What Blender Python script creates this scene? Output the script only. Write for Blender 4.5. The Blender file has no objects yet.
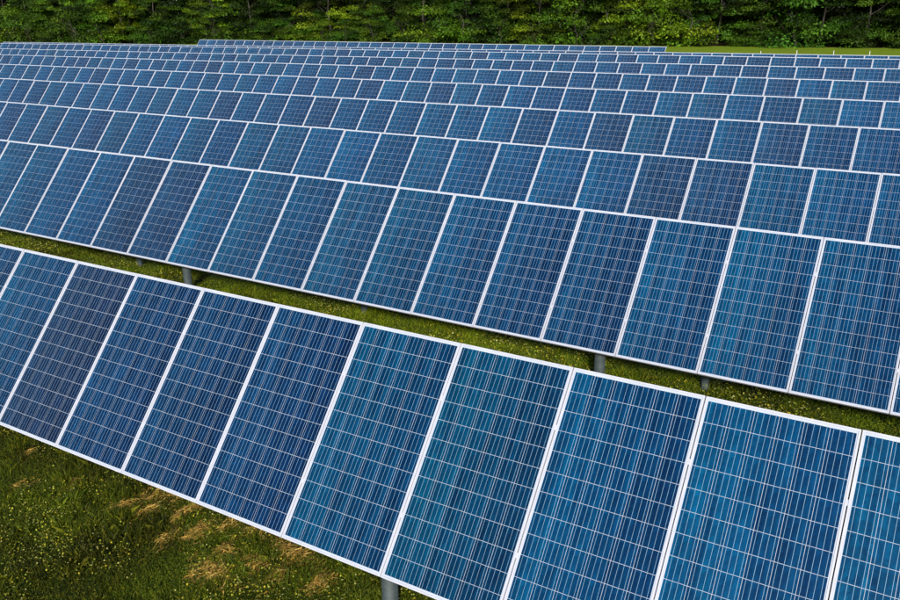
import bpy, math, random
import numpy as np
from mathutils import Matrix, Vector
random.seed(7); rng = np.random.default_rng(11)
sc = bpy.context.scene
C = sc.collection
CZ = 4.75                       # camera height above the meadow, metres

# ------------------------------------------------------------------ camera
cam = bpy.data.objects.new('camera', bpy.data.cameras.new('camera')); C.objects.link(cam)
cam.data.sensor_fit = 'HORIZONTAL'; cam.data.sensor_width = 36; cam.data.lens = 822.565/900*36
cam.data.clip_start = .05; cam.data.clip_end = 2000
rt = Vector((0.85560135, 0.51731356, -0.01824849)); up = Vector((-0.16401666, 0.30437228, 0.9383262)); fw = Vector((-0.4909632, 0.7998401, -0.34526938))
m = Matrix((( rt.x, up.x, -fw.x, 0), (rt.y, up.y, -fw.y, 0), (rt.z, up.z, -fw.z, CZ), (0, 0, 0, 1)))
cam.matrix_world = m
sc.camera = cam
sc.render.resolution_x = 1024; sc.render.resolution_y = 683

# ------------------------------------------------------------------ sky, sun, exposure
SUN_EL, SUN_AZ = math.radians(25.5), math.radians(150)      # azimuth from +Y towards +X
w = bpy.data.worlds.new('World'); sc.world = w; w.use_nodes = True
nt = w.node_tree; bg = nt.nodes['Background']
sky = nt.nodes.new('ShaderNodeTexSky'); sky.sky_type = 'NISHITA'; sky.sun_disc = False
sky.sun_elevation = SUN_EL; sky.sun_rotation = SUN_AZ; sky.air_density = 1.0; sky.dust_density = .8; sky.ozone_density = 1.0
nt.links.new(sky.outputs[0], bg.inputs[0]); bg.inputs[1].default_value = .12
sd = bpy.data.lights.new('sun', 'SUN'); sd.energy = 4.2; sd.angle = math.radians(6); sd.color = (1, .95, .87)
so = bpy.data.objects.new('sun', sd); C.objects.link(so)
sdir = Vector((math.sin(SUN_AZ)*math.cos(SUN_EL), math.cos(SUN_AZ)*math.cos(SUN_EL), math.sin(SUN_EL)))
so.rotation_euler = sdir.to_track_quat('Z', 'Y').to_euler(); so.location = (0, 0, 40)
sc.view_settings.view_transform = 'Standard'; sc.view_settings.look = 'None'; sc.view_settings.exposure = .35; sc.view_settings.gamma = 1

# ------------------------------------------------------------------ helpers
def tag(o, label=None, cat=None, group=None, kind=None):
    if label: o['label'] = label
    if cat: o['category'] = cat
    if group: o['group'] = group
    if kind: o['kind'] = kind
    return o
def link(name, me, parent=None, loc=(0, 0, 0), mat=None):
    o = bpy.data.objects.new(name, me); C.objects.link(o)
    if parent is not None: o.parent = parent
    if mat is not None: o.matrix_local = mat
    else: o.location = loc
    return o
def empty(name, loc):
    o = bpy.data.objects.new(name, None); o.empty_display_size = .3; C.objects.link(o); o.location = loc; return o
def np_mesh(name, verts, faces, mat=None, cols=None, uvs=None, smooth=False):
    """faces: (n,k) array, all faces the same size; cols: per-vertex rgba"""
    verts = np.asarray(verts, np.float32); faces = np.asarray(faces, np.int32)
    n, k = faces.shape
    me = bpy.data.meshes.new(name)
    me.vertices.add(len(verts)); me.vertices.foreach_set('co', verts.ravel())
    me.loops.add(n*k); me.loops.foreach_set('vertex_index', faces.ravel())
    me.polygons.add(n); me.polygons.foreach_set('loop_start', np.arange(0, n*k, k, dtype=np.int32))
    me.polygons.foreach_set('loop_total', np.full(n, k, np.int32))
    me.polygons.foreach_set('use_smooth', np.full(n, bool(smooth)))
    me.update(calc_edges=True)
    if cols is not None:
        a = me.color_attributes.new('tint', 'FLOAT_COLOR', 'POINT'); a.data.foreach_set('color', np.asarray(cols, np.float32).ravel())
    if mat: me.materials.append(mat)
    return me
class MB:
    def __init__(s): s.v = []; s.f = []; s.c = []
    def box(s, x0, x1, y0, y1, z0, z1, col=None):
        b = len(s.v)
        s.v += [(x0,y0,z0),(x1,y0,z0),(x1,y1,z0),(x0,y1,z0),(x0,y0,z1),(x1,y0,z1),(x1,y1,z1),(x0,y1,z1)]
        s.f += [(b,b+3,b+2,b+1),(b+4,b+5,b+6,b+7),(b,b+1,b+5,b+4),(b+1,b+2,b+6,b+5),(b+2,b+3,b+7,b+6),(b+3,b,b+4,b+7)]
    def quad(s, x0, x1, y0, y1, z, col=(1,1,1,1)):
        b = len(s.v); s.v += [(x0,y0,z),(x1,y0,z),(x1,y1,z),(x0,y1,z)]; s.f.append((b,b+1,b+2,b+3)); s.c += [col]*4
    def tube(s, pts, rad, n=8, cap=True):
        rings = []
        pts = [Vector(p) for p in pts]
        for i, p in enumerate(pts):
            d = (pts[min(i+1, len(pts)-1)]-pts[max(i-1, 0)]).normalized()
            a = d.cross(Vector((0.13, .2, 1)) if abs(d.z) < .9 else Vector((1, .1, 0))).normalized(); b2 = d.cross(a)
            base = len(s.v)
            for k in range(n):
                t = 2*math.pi*k/n; s.v.append(tuple(p+(a*math.cos(t)+b2*math.sin(t))*rad[i]))
            rings.append(base)
        for r0, r1 in zip(rings, rings[1:]):
            for k in range(n): s.f.append((r0+k, r0+(k+1) % n, r1+(k+1) % n, r1+k))
        if cap and n % 2 == 0:
            for r0 in (rings[0], rings[-1]):
                for k in range(1, n-2, 2): s.f.append((r0, r0+k, r0+k+1, r0+k+2))
    def mesh(s, name, mat, smooth=False):
        return np_mesh(name, s.v, s.f, mat, s.c if s.c and len(s.c) == len(s.v) else None, smooth=smooth)

# ------------------------------------------------------------------ materials
def mat(name):
    m = bpy.data.materials.new(name); m.use_nodes = True
    return m, m.node_tree, m.node_tree.nodes['Principled BSDF']
def N(nt, t, **kw):
    n = nt.nodes.new(t)
    for k, v in kw.items(): setattr(n, k, v)
    return n
def noise(nt, scale, detail=3, rough=.6, coord='Object', stretch=None):
    tc = N(nt, 'ShaderNodeTexCoord'); no = N(nt, 'ShaderNodeTexNoise'); no.inputs['Scale'].default_value = scale
    no.inputs['Detail'].default_value = detail; no.inputs['Roughness'].default_value = rough
    if stretch:
        mp = N(nt, 'ShaderNodeMapping'); mp.inputs['Scale'].default_value = stretch
        nt.links.new(tc.outputs[coord], mp.inputs[0]); nt.links.new(mp.outputs[0], no.inputs['Vector'])
    else: nt.links.new(tc.outputs[coord], no.inputs['Vector'])
    return no
def ramp(nt, src, stops):
    r = N(nt, 'ShaderNodeValToRGB'); nt.links.new(src, r.inputs[0])
    e = r.color_ramp.elements
    while len(e) < len(stops): e.new(.5)
    for el, (p, c) in zip(e, stops): el.position = p; el.color = (*c, 1)
    return r
def mixc(nt, a, b, fac, mode='MIX'):
    x = N(nt, 'ShaderNodeMix', data_type='RGBA', blend_type=mode)
    for sock, v in ((x.inputs[6], a), (x.inputs[7], b), (x.inputs[0], fac)):
        if hasattr(v, 'links'): nt.links.new(v, sock)
        else: sock.default_value = v
    return x.outputs[2]

# cells: the object colour gives each module its own blue, the tint attribute each cell its own shade
M_cell, nt, b = mat('silicon_cell')
oi = N(nt, 'ShaderNodeObjectInfo'); at = N(nt, 'ShaderNodeAttribute', attribute_name='tint')
c = mixc(nt, oi.outputs['Color'], at.outputs['Color'], 1.0, 'MULTIPLY')
vo = N(nt, 'ShaderNodeTexVoronoi'); vo.inputs['Scale'].default_value = 34
tc = N(nt, 'ShaderNodeTexCoord'); nt.links.new(tc.outputs['Object'], vo.inputs['Vector'])
r = ramp(nt, vo.outputs['Color'], [(0, (.68, .68, .72)), (1, (1.32, 1.3, 1.22))])
c = mixc(nt, c, r.outputs[0], 1.0, 'MULTIPLY')
n2 = noise(nt, 2.2, 4); r2 = ramp(nt, n2.outputs[0], [(.3, (.8, .8, .82)), (.7, (1.15, 1.15, 1.12))])
c = mixc(nt, c, r2.outputs[0], 1.0, 'MULTIPLY')
# fine lengthwise streaks of the coating, different in every cell column
gm = N(nt, 'ShaderNodeNewGeometry'); va = N(nt, 'ShaderNodeVectorMath', operation='MULTIPLY'); va.inputs[1].default_value = (17, 1.6, 1.6); nt.links.new(gm.outputs['Position'], va.inputs[0])
n3 = N(nt, 'ShaderNodeTexNoise'); n3.inputs['Scale'].default_value = 1; n3.inputs['Detail'].default_value = 3; nt.links.new(va.outputs[0], n3.inputs['Vector'])
r3 = ramp(nt, n3.outputs[0], [(.32, (.60, .62, .70)), (.68, (1.36, 1.34, 1.24))]); c = mixc(nt, c, r3.outputs[0], 1.0, 'MULTIPLY')
nt.links.new(c, b.inputs['Base Color'])
b.inputs['Roughness'].default_value = .45; b.inputs['Specular IOR Level'].default_value = .04; b.inputs['Coat Weight'].default_value = .35; b.inputs['Coat Roughness'].default_value = .06; b.inputs['Coat IOR'].default_value = 1.4

M_sheet, nt, b = mat('white_backsheet_under_glass')
n1 = noise(nt, 3, 3); r = ramp(nt, n1.outputs[0], [(.3, (.39, .43, .51)), (.7, (.45, .49, .57))]); nt.links.new(r.outputs[0], b.inputs['Base Color'])
b.inputs['Roughness'].default_value = .5; b.inputs['Coat Weight'].default_value = .3; b.inputs['Coat Roughness'].default_value = .08; b.inputs['Coat IOR'].default_value = 1.4; b.inputs['Specular IOR Level'].default_value = .2
M_ribbon, nt, b = mat('tinned_ribbon')
b.inputs['Base Color'].default_value = (.25, .40, .53, 1); b.inputs['Metallic'].default_value = .1; b.inputs['Roughness'].default_value = .4
M_frame, nt, b = mat('anodised_aluminium')
b.inputs['Specular IOR Level'].default_value = .5
n1 = noise(nt, 6, 4); r = ramp(nt, n1.outputs[0], [(.3, (.42, .43, .49)), (.7, (.49, .50, .56))]); nt.links.new(r.outputs[0], b.inputs['Base Color'])
b.inputs['Metallic'].default_value = .0; b.inputs['Roughness'].default_value = .6
M_steel, nt, b = mat('galvanised_steel')
n1 = noise(nt, 14, 5); r = ramp(nt, n1.outputs[0], [(.3, (.03, .045, .047)), (.7, (.06, .078, .078))]); nt.links.new(r.outputs[0], b.inputs['Base Color'])
b.inputs['Metallic'].default_value = .2; b.inputs['Roughness'].default_value = .65
M_box, nt, b = mat('black_plastic'); b.inputs['Base Color'].default_value = (.02, .02, .02, 1); b.inputs['Roughness'].default_value = .5
M_stake, nt, b = mat('pale_stake'); b.inputs['Base Color'].default_value = (.6, .6, .56, 1); b.inputs['Roughness'].default_value = .6

def leaf_mat(name, base, trans=.35, rough=.6, objcol=True):
    m, nt, b = mat(name)
    at = N(nt, 'ShaderNodeAttribute', attribute_name='tint')
    col = at.outputs['Color']
    if objcol:
        oi = N(nt, 'ShaderNodeObjectInfo'); col = mixc(nt, col, oi.outputs['Color'], 1.0, 'MULTIPLY')
    col = mixc(nt, col, (*base, 1), 1.0, 'MULTIPLY')
    nt.links.new(col, b.inputs['Base Color']); b.inputs['Roughness'].default_value = rough; b.inputs['Specular IOR Level'].default_value = .25
    tr = N(nt, 'ShaderNodeBsdfTranslucent'); tcol = mixc(nt, col, (1.25, 1.15, .45, 1), 1.0, 'MULTIPLY'); nt.links.new(tcol, tr.inputs[0])
    mx = N(nt, 'ShaderNodeMixShader'); mx.inputs[0].default_value = trans
    nt.links.new(b.outputs[0], mx.inputs[1]); nt.links.new(tr.outputs[0], mx.inputs[2])
    nt.links.new(mx.outputs[0], nt.nodes['Material Output'].inputs[0])
    return m
M_leaf = leaf_mat('tree_leaves', (1, 1, 1), .4)
M_grass = leaf_mat('grass_blades', (1, 1, 1), .3, objcol=False)
M_straw = leaf_mat('dead_straw', (1, 1, 1), .15, .8, objcol=False)
M_petal = leaf_mat('yellow_petals', (1, 1, 1), .3, .6, objcol=False)
M_bark, nt, b = mat('bark')
n1 = noise(nt, 9, 5, stretch=(1, 1, .2)); r = ramp(nt, n1.outputs[0], [(.3, (.02, .017, .012)), (.7, (.065, .055, .042))]); nt.links.new(r.outputs[0], b.inputs['Base Color'])
b.inputs['Roughness'].default_value = .9
M_pale, nt, b = mat('pale_dead_bark')
n1 = noise(nt, 9, 5, stretch=(1, 1, .2)); r = ramp(nt, n1.outputs[0], [(.3, (.07, .065, .05)), (.7, (.16, .15, .12))]); nt.links.new(r.outputs[0], b.inputs['Base Color'])
b.inputs['Roughness'].default_value = .9

M_ground, nt, b = mat('meadow_ground')
na = noise(nt, .35, 5); nb = noise(nt, 9, 6, .7); nc = noise(nt, 60, 4, .7)
ra = ramp(nt, na.outputs[0], [(.35, (.035, .055, .006)), (.65, (.062, .085, .008))])
rb = ramp(nt, nb.outputs[0], [(.3, (.55, .55, .5)), (.55, (1, 1, 1)), (.75, (1.5, 1.35, 1.1))])
rc = ramp(nt, nc.outputs[0], [(.3, (.55, .6, .5)), (.7, (1.4, 1.35, 1.3))])
c = mixc(nt, ra.outputs[0], rb.outputs[0], 1.0, 'MULTIPLY'); c = mixc(nt, c, rc.outputs[0], 1.0, 'MULTIPLY')
# mown lawn beyond the last rows is a brighter yellow green
tc = N(nt, 'ShaderNodeTexCoord'); sx = N(nt, 'ShaderNodeSeparateXYZ'); nt.links.new(tc.outputs['Object'], sx.inputs[0])
mr = N(nt, 'ShaderNodeMapRange'); mr.inputs[1].default_value = 48; mr.inputs[2].default_value = 52; nt.links.new(sx.outputs[1], mr.inputs[0])
nl = noise(nt, 1.1, 6, .75, stretch=(.35, 1.6, 1)); rl = ramp(nt, nl.outputs[0], [(.35, (.11, .18, .008)), (.7, (.22, .28, .015))])
c = mixc(nt, c, rl.outputs[0], mr.outputs[0])
mf = N(nt, 'ShaderNodeMapRange'); mf.inputs[1].default_value = 82; mf.inputs[2].default_value = 83.2; nt.links.new(sx.outputs[1], mf.inputs[0])
rf = ramp(nt, nb.outputs[0], [(.3, (.018, .014, .006)), (.7, (.04, .035, .012))]); c = mixc(nt, c, rf.outputs[0], mf.outputs[0])     # leaf litter under the trees
nt.links.new(c, b.inputs['Base Color']); b.inputs['Roughness'].default_value = .95; b.inputs['Specular IOR Level'].default_value = .1
bp = N(nt, 'ShaderNodeBump'); bp.inputs['Strength'].default_value = .6; bp.inputs['Distance'].default_value = .05
nt.links.new(nb.outputs[0], bp.inputs['Height']); nt.links.new(bp.outputs[0], b.inputs['Normal'])

# ------------------------------------------------------------------ ground
def vnoise(x, y, s, seed=0):
    """smooth value noise in numpy, 0..1"""
    x = np.asarray(x, float)*s+seed*17.3; y = np.asarray(y, float)*s-seed*9.1
    xi = np.floor(x); yi = np.floor(y); fx = x-xi; fy = y-yi
    fx = fx*fx*(3-2*fx); fy = fy*fy*(3-2*fy)
    def h(a, b):
        v = np.sin(a*127.1+b*311.7+seed*74.7)*43758.5453; return v-np.floor(v)
    return (h(xi, yi)*(1-fx)+h(xi+1, yi)*fx)*(1-fy)+(h(xi, yi+1)*(1-fx)+h(xi+1, yi+1)*fx)*fy
def fbm(x, y, s, seed=0): return (vnoise(x, y, s, seed)*.55+vnoise(x, y, s*2.1, seed+1)*.3+vnoise(x, y, s*4.3, seed+2)*.15)
ROWY = np.array([0, 5.4, 10.3, 15.1, 20, 25, 29.9, 34.8, 39.6, 44.5, 49.3, 60, 400])
ROWG = np.array([-.07, -.07, -.07, -.06, .0, .02, .03, .01, .02, -.15, -.12, -.03, 0])
def gz(x, y):
    return np.interp(y, ROWY, ROWG) + .07*(fbm(x, y, .9, 3)-.5) + .03*(fbm(x, y, 3.5, 31)-.5)
xs = np.concatenate([np.linspace(-600, -150, 10), np.linspace(-140, -20, 60), np.linspace(-18, 8, 209), np.linspace(10, 40, 12), np.linspace(80, 600, 8)])
ys = np.concatenate([np.linspace(-300, -5, 8), np.linspace(-2, 14, 129), np.linspace(15, 100, 86), np.linspace(120, 800, 12)])
X, Y = np.meshgrid(xs, ys); Z = gz(X, Y); nx, ny = len(xs), len(ys)
I = np.arange(nx*ny).reshape(ny, nx)
F = np.stack([I[:-1, :-1], I[:-1, 1:], I[1:, 1:], I[1:, :-1]], -1).reshape(-1, 4)
tag(link('ground', np_mesh('ground', np.stack([X, Y, Z], -1).reshape(-1, 3), F, M_ground, smooth=True)), kind='structure')

# ------------------------------------------------------------------ solar panel rows
PW, PL, PITCH = 1.0035, 1.956, 1.012       # module width, length and spacing
LIP, DEP = .013, .040
def frame_mesh():
    m = MB()
    m.box(0, PW, 0, LIP, -DEP, 0); m.box(0, PW, PL-LIP, PL, -DEP, 0)
    m.box(0, LIP, LIP, PL-LIP, -DEP, 0); m.box(PW-LIP, PW, LIP, PL-LIP, -DEP, 0)
    return m.mesh('frame', M_frame)
CELL, CELY, GAP = .1575, .1552, .0028
X0 = (PW-6*CELL-5*GAP)/2; Y0 = (PL-12*CELY-11*GAP)/2
def sheet_mesh():
    m = MB(); m.box(LIP+.0005, PW-LIP-.0005, LIP+.0005, PL-LIP-.0005, -.009, -.004); return m.mesh('solar_panel', M_sheet)
def ribbons_mesh():
    m = MB()
    for i in range(6):
        for k in range(4):
            x = X0+i*(CELL+GAP)+CELL*(k+.5)/4; m.quad(x-.0010, x+.0010, Y0-.006, PL-Y0+.006, -.0028)
    m.c = []; return m.mesh('busbar', M_ribbon)
def cell_grid_mesh(rnd, cracked=False):
    m = MB()
    for i in range(6):
        for j in range(12):
            t = cell_tint(i, rnd)
            x = X0+i*(CELL+GAP); y = Y0+j*(CELY+GAP); m.quad(x, x+CELL, y, y+CELY, -.0034, t)
    return m.mesh('cell_grid', M_cell)
def cell_tint(i, rnd):
    g = 1-.085*(i-2.5)                       # each module is a little lighter towards one side
    v = g*rnd.uniform(.93, 1.07)
    return (v*rnd.uniform(.9, 1.1), v*(1-.05*(i-2.5)), v, 1)
me_frame, me_sheet, me_rib = frame_mesh(), sheet_mesh(), ribbons_mesh()
rr = random.Random(5)
grids = [cell_grid_mesh(rr) for _ in range(8)]
m = MB(); m.quad(0, CELL, 0, CELY, 0); me_cell = m.mesh('cell', M_cell)
m = MB(); m.box(-.007, .007, -.02, .02, -.02, .0008); m.box(-.003, .003, -.006, .006, .0008, .003); me_clamp = m.mesh('mid_clamp', M_frame)
m = MB(); m.box(-.05, .05, -.06, .06, -.03, 0); me_jbox = m.mesh('junction_box', M_box)
def pipe(name, p0, p1, r, n=14, ma=None):
    m = MB(); m.tube([p0, p1], [r, r], n); return m.mesh(name, ma or M_steel, smooth=True)

BLUES = {'petrol': (.0002, .035, .100), 'deep': (.0002, .035, .107), 'navy': (.0010, .022, .080), 'teal': (.0002, .041, .110), 'violet': (.005, .019, .066), 'blue': (.0002, .044, .128), 'pale': (.002, .040, .102)}
LOOK = {(1, 8): 'blue', (1, 9): 'blue', (1, 7): 'deep', (1, 6): 'teal', (1, 5): 'petrol', (1, 4): 'navy', (1, 3): 'navy', (1, 2): 'navy', (1, 1): 'violet', (1, 0): 'deep', (1, -1): 'deep',
        (2, 12): 'deep', (2, 13): 'teal', (2, 11): 'navy', (2, 10): 'navy', (2, 9): 'deep', (2, 8): 'teal', (2, 7): 'pale', (2, 4): 'teal', (2, 3): 'violet', (2, 2): 'violet', (2, 1): 'deep', (2, 0): 'deep',
        (3, 7): 'teal', (3, 8): 'navy', (3, 9): 'teal', (3, 6): 'deep', (4, 6): 'blue', (5, 6): 'blue'}
R = [  # top line origin (divider 0), slope, index range, offset of the posts, label
 (-9.302, 5.429, -2.736, .0042, -5, 14, 1.57, 'front row of large blue solar panels, nearest the camera, its lower edge over flowery grass'),
 (-15.275, 10.258, -2.708, -.0016, -7, 21, 3.6, 'second row of blue solar panels, just behind the green grass strip'),
 (-24.182, 15.143, -2.781, -.0026, -7, 30, 2.1, 'third row of blue solar panels from the front, directly above the second row'),
 (-31.109, 19.966, -2.736, -.0019, -8, 37, 1.4, 'fourth row of blue solar panels from the front, in the middle of the field'),
 (-41.169, 24.954, -2.7125, -.0015, -7, 47, 2.8, 'fifth row of blue solar panels from the front'),
 (-49.164, 29.867, -2.700, -.0006, -7, 54, .9, 'sixth row of blue solar panels from the front'),
 (-57.159, 34.777, -2.745, .0006, -7, 62, 3.2, 'seventh row of blue solar panels from the front, fourth counted from the back'),
 (-65.113, 39.637, -2.721, .0001, -7, 70, 1.9, 'eighth row of blue solar panels, with a thin strip of another row behind'),
 (-48.714, 44.521, -2.939, .0008, -24, 53, 2.5, 'ninth row of solar panels, only a thin top strip showing behind the eighth'),
 (-53.583, 49.276, -2.833, -.0022, 0, 38, 1.1, 'rearmost and shortest row of solar panels, ending left of the open lawn'),
]
dn0 = Vector((0, -math.cos(.852826), -math.sin(.852826)))
for ri, (x0, y0, zt, s, i0, i1, po, label) in enumerate(R, 1):
    d = Vector((1, 0, s)).normalized(); dn = (dn0-d*dn0.dot(d)).normalized(); nrm = d.cross(-dn).normalized()
    O = Vector((x0, y0, zt+CZ))                       # top edge at divider 0
    mid = O + d*PITCH*(i0+i1)/2 + dn*PL/2
    g0 = float(gz(mid.x, mid.y))
    root = empty('solar_panel_row', (mid.x, mid.y, g0)); tag(root, label, 'solar panels', 'parallel rows of solar panels')
    rl = Vector(root.location)
    rot = Matrix((( d.x, -dn.x, nrm.x), (d.y, -dn.y, nrm.y), (d.z, -dn.z, nrm.z)))
    pr = random.Random(100+ri)
    cells_left = {1: 4, 2: 4}.get(ri, 0); near = {1: (5, 6, 7, 8), 2: (10, 11, 12, 13)}.get(ri, ())
    for i in range(i0, i1):
        jig = Vector((0, 0, 0)) + nrm*pr.uniform(-.0015, .0015)
        P = O + d*(PITCH*i+(PITCH-PW)/2) + dn*PL + jig - rl
        ml = (rot @ Matrix.Rotation(math.radians(pr.gauss(0, .12)), 3, 'X') @ Matrix.Rotation(math.radians(pr.gauss(0, .15)), 3, 'Y')).to_4x4(); ml.translation = P
        p = link('solar_panel', me_sheet, root, mat=ml)
        base = BLUES[LOOK.get((ri, i)) or pr.choice(['deep', 'deep', 'navy', 'teal', 'violet', 'blue', 'pale', 'deep'])]
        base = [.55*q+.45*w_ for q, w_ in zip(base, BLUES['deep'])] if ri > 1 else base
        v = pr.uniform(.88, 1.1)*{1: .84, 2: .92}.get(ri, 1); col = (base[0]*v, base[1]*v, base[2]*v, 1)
        link('frame', me_frame, p)
        if i in near:
            for a in range(6):
                for b2 in range(12):
                    t = cell_tint(a, pr)
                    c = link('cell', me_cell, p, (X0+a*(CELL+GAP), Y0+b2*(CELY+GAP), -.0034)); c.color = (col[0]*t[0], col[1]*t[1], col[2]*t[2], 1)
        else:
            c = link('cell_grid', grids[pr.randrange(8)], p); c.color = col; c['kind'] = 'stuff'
        tag(link('busbar', me_rib, p), kind='stuff')
        if ri <= 2:
            for q in (.25, .75): link('mid_clamp', me_clamp, p, (PW+(PITCH-PW)/2, PL*q, 0))
            link('junction_box', me_jbox, p, (PW/2, PL-.18, -.0095))
    # supports: tube along the row, purlins under the modules, posts every fourth module
    a = O+d*PITCH*i0+dn*PL/2-nrm*.17-rl; b2 = O+d*PITCH*i1+dn*PL/2-nrm*.17-rl
    link('torque_tube', pipe('torque_tube', a, b2, .06), root)
    for q in (.25, .75):
        a = O+d*PITCH*(i0+.02)+dn*PL*q-nrm*(DEP+.032)-rl; b2 = O+d*PITCH*(i1-.02)+dn*PL*q-nrm*(DEP+.032)-rl
        link('rail', pipe('rail', a, b2, .03, 6), root)
    fr = [k for k in (po+7.6*q for q in range(-10, 20)) if i0+.2 < k < i1]; re_ = [k for k in (po+.9+5.3*q for q in range(-15, 25)) if i0+.2 < k < i1]
    if ri == 1: fr = [-1.7, 5.86, 13.4]
    if ri == 2: fr = [-3.4, 4.14, 11.7, 19.3]; re_ = [-3.0, 2.15, 7.5, 12.9, 18.2]
    for ks, q, rad in ((fr, .82, .07), (re_, .36, .05)):
        for k in ks:
            T = O+d*PITCH*k+dn*PL*q-nrm*.1; g = float(gz(T.x, T.y))
            link('support_post', pipe('support_post', (T.x-rl.x, T.y-rl.y, g-.12-rl.z), (T.x-rl.x, T.y-rl.y, T.z-rl.z), rad), root)
    for k in fr:
        mm = MB(); c0 = O+d*PITCH*k-rl
        e0 = c0+dn*(PL*.2)-nrm*(DEP+.07); e1 = c0+dn*(PL*.86)-nrm*(DEP+.07); mm.tube([e0, e1], [.035, .035], 6)
        link('cross_beam', mm.mesh('cross_beam', M_steel), root)

# thin stakes on the lawn right of the shortest row
for k, (x, hgt, lab) in enumerate([(-9.89, 1.86, 'thin pale stake on the far lawn, leftmost of the four'), (-8.01, 1.93, 'thin pale stake on the far lawn, second from the left'), (-6.17, 1.95, 'thin pale stake on the far lawn, third from the left'), (-4.44, 1.95, 'thin pale stake on the far lawn, rightmost of the four')]):
    m = MB(); g = float(gz(x, 49.5)); m.tube([(0, 0, -.1), (0, 0, hgt-.12), (0, 0, hgt-.09)], [.02, .02, .012], 6)
    o = link('stake', m.mesh('stake', M_stake), None, (x, 49.5, g)); tag(o, lab, 'stake', 'thin stakes on the far lawn')

# ------------------------------------------------------------------ meadow grass
def blades(n, px, py, hgt, wid, lean, cols, tri=False):
    z = gz(px, py)
    th = rng.uniform(0, 2*np.pi, n); ph = rng.uniform(0, 2*np.pi, n)
    dx, dy = np.cos(th), np.sin(th); lx, ly = np.cos(ph)*lean, np.sin(ph)*lean
    w2 = wid/2
    b0 = np.stack([px-dx*w2, py-dy*w2, z-.01], -1); b1 = np.stack([px+dx*w2, py+dy*w2, z-.01], -1)
    k = .55
    m0 = np.stack([px+lx*hgt*k*.6-dx*w2*.8, py+ly*hgt*k*.6-dy*w2*.8, z+hgt*k*.95], -1); m1 = np.stack([px+lx*hgt*k*.6+dx*w2*.8, py+ly*hgt*k*.6+dy*w2*.8, z+hgt*k*.95], -1)
    t = np.stack([px+lx*hgt, py+ly*hgt, z+hgt*np.sqrt(np.clip(1-lean**2*.6, .1, 1))], -1)
    V = np.stack([b0, b1, m1, t, m0], 1).reshape(-1, 3); base = np.arange(n)[:, None]*5
    return V, base+np.array([[0, 1, 2, 3, 4]]), np.repeat(cols, 5, 0)
def leaves(n, px, py, z, size, tilt, cols):
    th = rng.uniform(0, 2*np.pi, n); dx, dy = np.cos(th), np.sin(th)
    s = size[:, None]; up = tilt
    c = np.stack([px, py, z], -1); u = np.stack([dx, dy, up], -1)*s; v = np.stack([-dy, dx, rng.uniform(-.4, .4, n)], -1)*s*.55
    V = np.stack([c-u, c-u*.2+v, c+u*.6+v*.8, c+u, c-u*.1-v], 1).reshape(-1, 3); base = np.arange(n)[:, None]*5
    return V, base+np.array([[0, 1, 2, 3, 4]]), np.repeat(cols, 5, 0)
def grass_cols(px, py, n, bright=1.0):
    a = (.55*fbm(px, py, .9, 5)+.45*fbm(px, py, 2.6, 6))[:, None]; b = fbm(px, py, 4.0, 9)[:, None]; c = rng.random((n, 1))
    dark = np.array([[.011, .019, .001]]); mid = np.array([[.080, .125, .005]]); yel = np.array([[.22, .21, .010]])
    t = np.clip((a-.38)/.24, 0, 1)*.65+np.clip((b-.25)/.5, 0, 1)*.35
    col = dark*(1-t)+mid*t; col = col*(1-c**3*.8)+yel*(c**3*.8)
    col *= rng.uniform(.6, 1.35, (n, 1))*bright
    return np.concatenate([col, np.ones((n, 1))], 1)
STRAW = [(-6.60, 4.35, .06, .26), (-6.45, 4.72, .06, .20), (-6.22, 4.82, .05, .14), (-6.30, 4.35, .05, .16), (-5.95, 4.60, .05, .2), (-5.03, 4.08, .13, .10), (-5.03, 4.08, .09, .07), (-5.18, 4.3, .05, .12), (-4.74, 4.33, .16, .11), (-4.72, 4.33, .10, .08), (-4.47, 4.32, .09, .11),
         (-4.62, 4.62, .16, .06), (-4.12, 4.44, .05, .08), (-5.61, 4.40, .06, .12), (-5.42, 4.66, .06, .14), (-5.1, 4.68, .14, .05), (-8.4, 4.5, .05, .05), (-7.4, 4.35, .05, .08), (-5.8, 4.2, .05, .1), (-7.9, 4.1, .05, .07)]
def strawness(px, py):
    s = np.zeros(len(px))
    for (x, y, rx, ry) in STRAW: s = np.maximum(s, np.exp(-(((px-x)/rx)**2+((py-y)/ry)**2)))
    return np.clip(s*1.3*(.45+fbm(px, py, 7, 4)), 0, 1)
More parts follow.
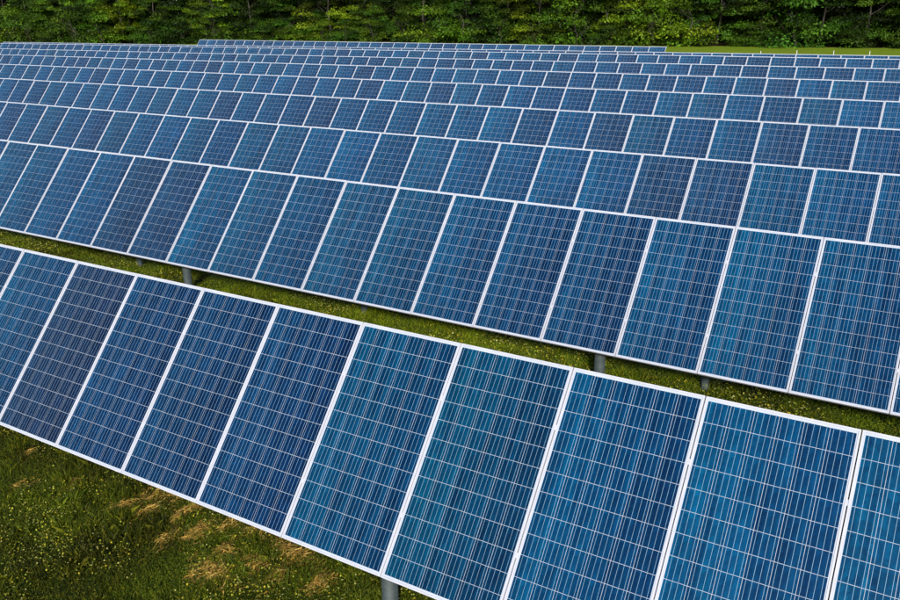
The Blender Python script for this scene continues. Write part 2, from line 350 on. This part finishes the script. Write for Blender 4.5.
def patch(name, x0, x1, y0, y1, dens, hmul, wmul, fl, seed, lab, bright=(1, 1, 1)):
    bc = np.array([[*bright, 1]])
    n = int((x1-x0)*(y1-y0)*dens)
    px = rng.uniform(x0, x1, n); py = rng.uniform(y0, y1, n)
    # tufts: pull blades towards tuft centres
    k = n//14; cx = rng.uniform(x0, x1, k); cy = rng.uniform(y0, y1, k); idx = rng.integers(0, k, n); tuft = rng.random(n) < .65
    px = np.where(tuft, cx[idx]+rng.normal(0, .035, n), px); py = np.where(tuft, cy[idx]+rng.normal(0, .035, n), py)
    keep = rng.random(n) > strawness(px, py)*.7; px, py = px[keep], py[keep]; n = len(px)
    den = fbm(px, py, 1.6, seed)
    h = rng.uniform(.05, .15, n)*hmul*(.5+den)*(.6+1.1*np.clip((fbm(px, py, 3.2, seed+40)-.45)/.2, 0, 1))
    V1, F1, C1 = blades(n, px, py, h, rng.uniform(.004, .009, n)*wmul, rng.uniform(.1, .95, n), grass_cols(px, py, n))
    # broad weed and clover leaves
    n2 = int(n*.7); qx = rng.uniform(x0, x1, n2); qy = rng.uniform(y0, y1, n2)
    keep = (rng.random(n2) > strawness(qx, qy)*.9) & (fbm(qx, qy, 2.3, seed+7) > .35); qx, qy = qx[keep], qy[keep]; n2 = len(qx)
    V2, F2, C2 = leaves(n2, qx, qy, gz(qx, qy)+rng.uniform(.02, .11, n2)*hmul, rng.uniform(.005, .013, n2)*wmul, rng.uniform(-.3, .5, n2), grass_cols(qx, qy, n2, 1.0))
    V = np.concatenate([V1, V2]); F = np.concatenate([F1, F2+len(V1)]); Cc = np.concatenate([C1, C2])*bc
    tag(link(name, np_mesh(name, V, F, M_grass, Cc)), *lab, kind='stuff')
    # flowers
    n3 = int((x1-x0)*(y1-y0)*fl*3); fx = rng.uniform(x0, x1, n3); fy = rng.uniform(y0, y1, n3)
    keep = (fbm(fx, fy, 1.0, seed+3)**2*rng.uniform(0, 3, n3) > .5) & (rng.random(n3) > strawness(fx, fy)*.6); fx, fy = fx[keep], fy[keep]; n3 = len(fx)
    fz = gz(fx, fy)+rng.uniform(.06, .16, n3)*hmul; r_ = rng.uniform(.005, .011, n3)*min(wmul, 1.5)
    ang = np.linspace(0, 2*np.pi, 6)[:-1]; tx = rng.normal(0, .35, n3); ty = rng.normal(0, .35, n3)
    px_ = fx[:, None]+np.cos(ang)*r_[:, None]; py_ = fy[:, None]+np.sin(ang)*r_[:, None]
    pz_ = fz[:, None]+(np.cos(ang)*tx[:, None]+np.sin(ang)*ty[:, None])*r_[:, None]
    V = np.stack([px_, py_, pz_], -1).reshape(-1, 3); F = np.arange(n3*5).reshape(-1, 5)
    pal = np.array([[.55, .52, .04, 1], [.60, .58, .18, 1], [.60, .48, .03, 1], [.42, .50, .05, 1]]); Cc = np.repeat(pal[rng.integers(0, 4, n3)]*np.append(rng.uniform(.6, 1.0, (n3, 1))*np.ones((1, 3)), np.ones((n3, 1)), 1), 5, 0)
    return V, F, Cc
f1 = patch('grass', -12.5, -.5, 1.5, 6.2, 7000, .7, .85, 420, 2, ('dark green meadow grass and weeds below the front row of panels', 'grass'))
f2 = patch('grass', -19, 5, 8.3, 11.2, 3600, .55, 1.4, 220, 20, ('green flowery grass strip between the front and second rows', 'grass'), (1.55, 1.6, 1.0))  # yellower grass, its colour also lifted to offset the shade under the panels
V = np.concatenate([f1[0], f2[0]]); F = np.concatenate([f1[1], f2[1]+len(f1[0])]); Cc = np.concatenate([f1[2], f2[2]])
tag(link('buttercup_flowers', np_mesh('buttercup_flowers', V, F, M_petal, Cc)), 'tiny pale yellow flowers scattered through the grass', 'flowers', kind='stuff')
# dead straw clumps
Vs, Fs, Cs, off = [], [], [], 0
for (x, y, rx, ry) in STRAW:
    n = int(42000*rx*ry)+110
    px = x+rng.normal(0, rx*1.0, n); py = y+rng.normal(0, ry*1.0, n); kk = fbm(px, py, 9, 12) > .38; px, py = px[kk], py[kk]; n = len(px)
    hump = .05*np.exp(-(((px-x)/rx)**2+((py-y)/ry)**2))
    ph = math.radians(80)+rng.normal(0, .6, n)+rng.integers(0, 2, n)*np.pi
    L = rng.uniform(.05, .16, n); w2 = rng.uniform(.002, .0045, n); z = gz(px, py)+hump*rng.uniform(.5, 1.0, n)+.012
    u = np.stack([np.cos(ph)*L/2, np.sin(ph)*L/2, rng.normal(0, .012, n)], -1); v = np.stack([-np.sin(ph)*w2, np.cos(ph)*w2, rng.normal(0, .002, n)], -1)
    c = np.stack([px, py, z], -1); bend = np.stack([np.zeros(n), np.zeros(n), rng.uniform(0, .02, n)], -1)
    V = np.stack([c-u-v, c+bend-v, c+u, c+bend+v, c-u+v], 1).reshape(-1, 3)
    pal = np.array([[.46, .27, .05, 1], [.60, .39, .10, 1], [.26, .15, .025, 1], [.14, .14, .012, 1]])
    cc = pal[rng.integers(0, 4, n)]*np.append(rng.uniform(.6, 1.15, (n, 1))*np.ones((1, 3)), np.ones((n, 1)), 1)
    Vs.append(V); Fs.append(np.arange(n*5).reshape(-1, 5)+off); Cs.append(np.repeat(cc, 5, 0)); off += n*5
tag(link('dead_grass', np_mesh('dead_grass', np.concatenate(Vs), np.concatenate(Fs), M_straw, np.concatenate(Cs))), 'matted clumps of tan dead grass in front of the first row', 'dead grass', kind='stuff')

# ------------------------------------------------------------------ forest edge
def crown_mesh(name, rnd, H, z0, Rx, nclump, per, leaf):
    """leaf clumps laid over a ragged crown; clumps are flat-bottomed sprays, shades vary per clump"""
    P, Cc, Nn = [], [], []
    for k in range(nclump):
        t = rnd.random()**1.35; z = z0+(H-z0)*t
        env = Rx*(.55+.75*math.sin(math.pi*min(1, .12+.86*t))**.8)*(.8+.35*rnd.random())*(1-.55*max(0, t-.6)/.4)
        a = rnd.uniform(0, 2*math.pi); rr_ = env*(.45+.55*math.sqrt(rnd.random()))
        c = np.array([math.cos(a)*rr_, math.sin(a)*rr_, z])
        sx = rnd.uniform(.5, 1.25); sz = sx*rnd.uniform(.35, .6)
        q = rng.normal(0, 1, (per, 3)); q /= np.linalg.norm(q, axis=1)[:, None]; q *= rng.uniform(.3, 1.0, (per, 1))**.5
        q[:, 2] = np.where(q[:, 2] < 0, q[:, 2]*.35, q[:, 2])
        rad = np.hypot(q[:, 0], q[:, 1])
        off = q*np.array([sx, sx, sz]); off[:, 2] -= rad**2*sx*.25
        off += rng.normal(0, .06, (per, 3))
        P.append(c+off)
        sh = rnd.choice([.22, .4, .6, .85, 1.15, 1.6])*rnd.uniform(.85, 1.15); hue = rnd.uniform(-.2, .1)  # clump tone varies; darkest steps put shadow pockets into the leaf colour
        col = np.array([.098*(1+hue*1.6), .155*(1+hue*.3), .008])*sh
        Cc.append(col*rng.uniform(.65, 1.4, (per, 1)))
        nn = q*np.array([.6, .6, .5])+np.array([0, 0, .55])+rng.normal(0, .38, (per, 3)); Nn.append(nn)
    P = np.concatenate(P); Cc = np.concatenate(Cc); Nn = np.concatenate(Nn); n = len(P)
    Nn /= np.linalg.norm(Nn, axis=1)[:, None]
    r0 = rng.normal(0, 1, (n, 3)); U = np.cross(Nn, r0); U /= np.linalg.norm(U, axis=1)[:, None]; W = np.cross(Nn, U)
    s = (leaf*rng.uniform(.6, 1.3, n))[:, None]
    V = np.stack([P-U*s, P+W*s*.5, P+U*s, P-W*s*.5], 1).reshape(-1, 3)
    P4 = np.arange(n*4).reshape(-1, 4)
    return np_mesh(name, V, P4, M_leaf, np.concatenate([np.repeat(Cc, 4, 0), np.ones((n*4, 1))], 1))
def trunk_mesh(name, rnd, H, r, limbs, ma, spread=2.4, low=.25):
    m = MB(); pts = [Vector((0, 0, -.3))]; x = y = 0
    for k in range(1, 8):
        x += rnd.uniform(-.18, .18); y += rnd.uniform(-.18, .18); pts.append(Vector((x, y, H*.85*k/7)))
    m.tube(pts, [r*1.25]+[r*(1-.12*k) for k in range(1, 8)], 8)
    for k in range(limbs):
        t = low+(.95-low)*k/limbs; i = min(6, int(t*7)); b0 = pts[i].lerp(pts[i+1], t*7-i)
        a = rnd.uniform(0, 2*math.pi); L = spread*(1.1-.6*t)*rnd.uniform(.7, 1.2); dv = Vector((math.cos(a), math.sin(a), rnd.uniform(.35, .9)))
        p1 = b0+dv*L*.5+Vector((rnd.uniform(-.15, .15), rnd.uniform(-.15, .15), 0)); p2 = b0+dv*L+Vector((rnd.uniform(-.3, .3), rnd.uniform(-.3, .3), .2*L))
        m.tube([b0, p1, p2], [r*.42*(1-.5*t), r*.25*(1-.5*t), r*.07], 6)
        for _ in range(3):
            q0 = b0.lerp(p1, rnd.uniform(.3, 1)) if rnd.random() < .4 else p1.lerp(p2, rnd.random()); dq = Vector((rnd.uniform(-1, 1), rnd.uniform(-1, 1), rnd.uniform(.1, 1)))*L*.35
            m.tube([q0, q0+dq*.6, q0+dq+Vector((0, 0, .1))], [r*.13, r*.08, r*.03], 4)
    return m.mesh(name, ma, smooth=True)
tr = random.Random(21)
TV = []
for v in range(5):
    H = [12, 11, 13, 10, 12.5][v]; Rx = [2.6, 3.0, 2.4, 2.8, 2.2][v]
    TV.append((trunk_mesh('trunk', tr, H, .10, 9, M_bark), crown_mesh('crown', tr, H, [.3, .6, .2, .4, .9][v], Rx, 105, 330, .095)))
SV = [(trunk_mesh('stem', tr, 2.2, .05, 7, M_bark, .9, .1), crown_mesh('foliage', tr, 2.6, .15, 1.25, 22, 130, .09)) for _ in range(3)]
TINTS = [(.55, .68, .7), (.95, 1.0, .9), (1.6, 1.5, .9), (.6, .9, 1.1), (1.15, 1.2, .8), (.4, .55, .6), (.85, 1.1, .8)]  # trees differ in green; the darkest tints also imitate deep shadow pockets
TNAME = ['dark green', 'mid green', 'bright yellow-green', 'cool green', 'light green', 'deep green', 'fresh green']
ORD = ['first', 'second', 'third', 'fourth', 'fifth', 'sixth', 'seventh', 'eighth', 'ninth', 'tenth', 'eleventh', 'twelfth', 'thirteenth', 'fourteenth', 'fifteenth', 'sixteenth', 'seventeenth', 'eighteenth', 'nineteenth', 'twentieth',
       'twenty-first', 'twenty-second', 'twenty-third', 'twenty-fourth', 'twenty-fifth', 'twenty-sixth', 'twenty-seventh', 'twenty-eighth', 'twenty-ninth', 'thirtieth', 'thirty-first', 'thirty-second', 'thirty-third', 'thirty-fourth', 'thirty-fifth', 'thirty-sixth', 'thirty-seventh', 'thirty-eighth', 'thirty-ninth', 'fortieth']
def tree(kind, x, y, sc_, rz, tint, variant, label, group, cat):
    o = empty(kind, (x, y, float(gz(x, y)))); o.rotation_euler.z = rz; o.scale = (sc_*tr.uniform(.85, 1.25), sc_*tr.uniform(.9, 1.15), sc_)
    tag(o, label, cat, group)
    a, b2 = variant
    link(a.name.split('.')[0], a, o); c = link(b2.name.split('.')[0], b2, o); c.color = (*tint, 1)
    return o
def ey(x):
    t = min(1, max(0, (-70-x)/24)); return 83-16*t*t*(3-2*t)
x = -150; k = 0
spots = []
while x < 16:
    spots.append(x); x += tr.uniform(3.8, 5.4)
for k, x in enumerate(spots):
    ti = tr.randrange(7)
    tree('leafy_tree', x, ey(x)+2.4+tr.uniform(-.6, 1.6), tr.uniform(.85, 1.15), tr.uniform(0, 6.28), TINTS[ti], TV[tr.randrange(5)],
         f'{TNAME[ti]} leafy tree in the front line of the forest, {ORD[k]} from the left', 'trees along the front line of the forest', 'tree')
for rowy, n in ((7, 34), (12.5, 30)):
    for k in range(n):
        x = -150+k*175/n+tr.uniform(-1.5, 1.5)
        tree('leafy_tree', x, ey(x)+rowy+tr.uniform(-1, 1), tr.uniform(1.05, 1.35), tr.uniform(0, 6.28), [q*.6 for q in TINTS[tr.choice([0, 3, 5, 1])]], TV[tr.randrange(5)],  # tints cut down: the inner forest's shade is put into the leaf colour
             'tall dark tree standing deeper in the forest behind the front trees', 'trees deeper in the forest', 'tree')
x = -148; k = 0
while x < 12 and k < 40:
    ti = tr.randrange(7)
    tree('shrub', x, ey(x)-.1+tr.uniform(-.5, .9), tr.uniform(.8, 1.9), tr.uniform(0, 6.28), TINTS[ti], SV[tr.randrange(3)],
         f'{TNAME[ti]} bushy shrub at the foot of the forest, {ORD[k]} from the left', 'shrubs at the foot of the forest', 'shrub')
    x += tr.uniform(2.8, 5.2); k += 1
# bare pale trees that show among the leaves
for (px_, H, r, lab) in [(185, 9, .07, 'bare pale tree with slanting branches among leaves, left of centre'), (592, 10, .09, 'bare whitish tree trunk at the forest edge, right of centre'), (664, 8, .07, 'bare thin pale tree, rightmost of the dead ones')]:
    u = (px_-450)/822.565; q = rt*u+fw; y = 85.2 if px_ > 300 else 78; t = y/q.y; x = q.x*t
    m = trunk_mesh('bare_tree', tr, H, r, 9, M_pale, 2.6, .2)
    tag(link('bare_tree', m, None, (x, y, float(gz(x, y)))), lab, 'tree')
# far-off woods that close the view behind the trees one can tell apart
n = 60000
P = np.stack([rng.uniform(-220, 70, n), 100+rng.random(n)*25, rng.random(n)**.8*17], -1)
P[:, 2] *= .7+.5*fbm(P[:, 0], P[:, 1], .12, 8)
Nn = rng.normal(0, 1, (n, 3))+np.array([0, -.5, .6]); Nn /= np.linalg.norm(Nn, axis=1)[:, None]
U = np.cross(Nn, rng.normal(0, 1, (n, 3))); U /= np.linalg.norm(U, axis=1)[:, None]; W = np.cross(Nn, U); s = rng.uniform(.3, .75, (n, 1))
V = np.stack([P-U*s, P+W*s*.6, P+U*s, P-W*s*.6], 1).reshape(-1, 3)
col = np.array([[.035, .062, .012]])*rng.uniform(.5, 1.3, (n, 1)); col = np.concatenate([np.repeat(col, 4, 0), np.ones((n*4, 1))], 1)
tag(link('woodland', np_mesh('woodland', V, np.arange(n*4).reshape(-1, 4), M_leaf, col)), 'dense dark woodland far behind the forest edge', 'woods', kind='stuff')
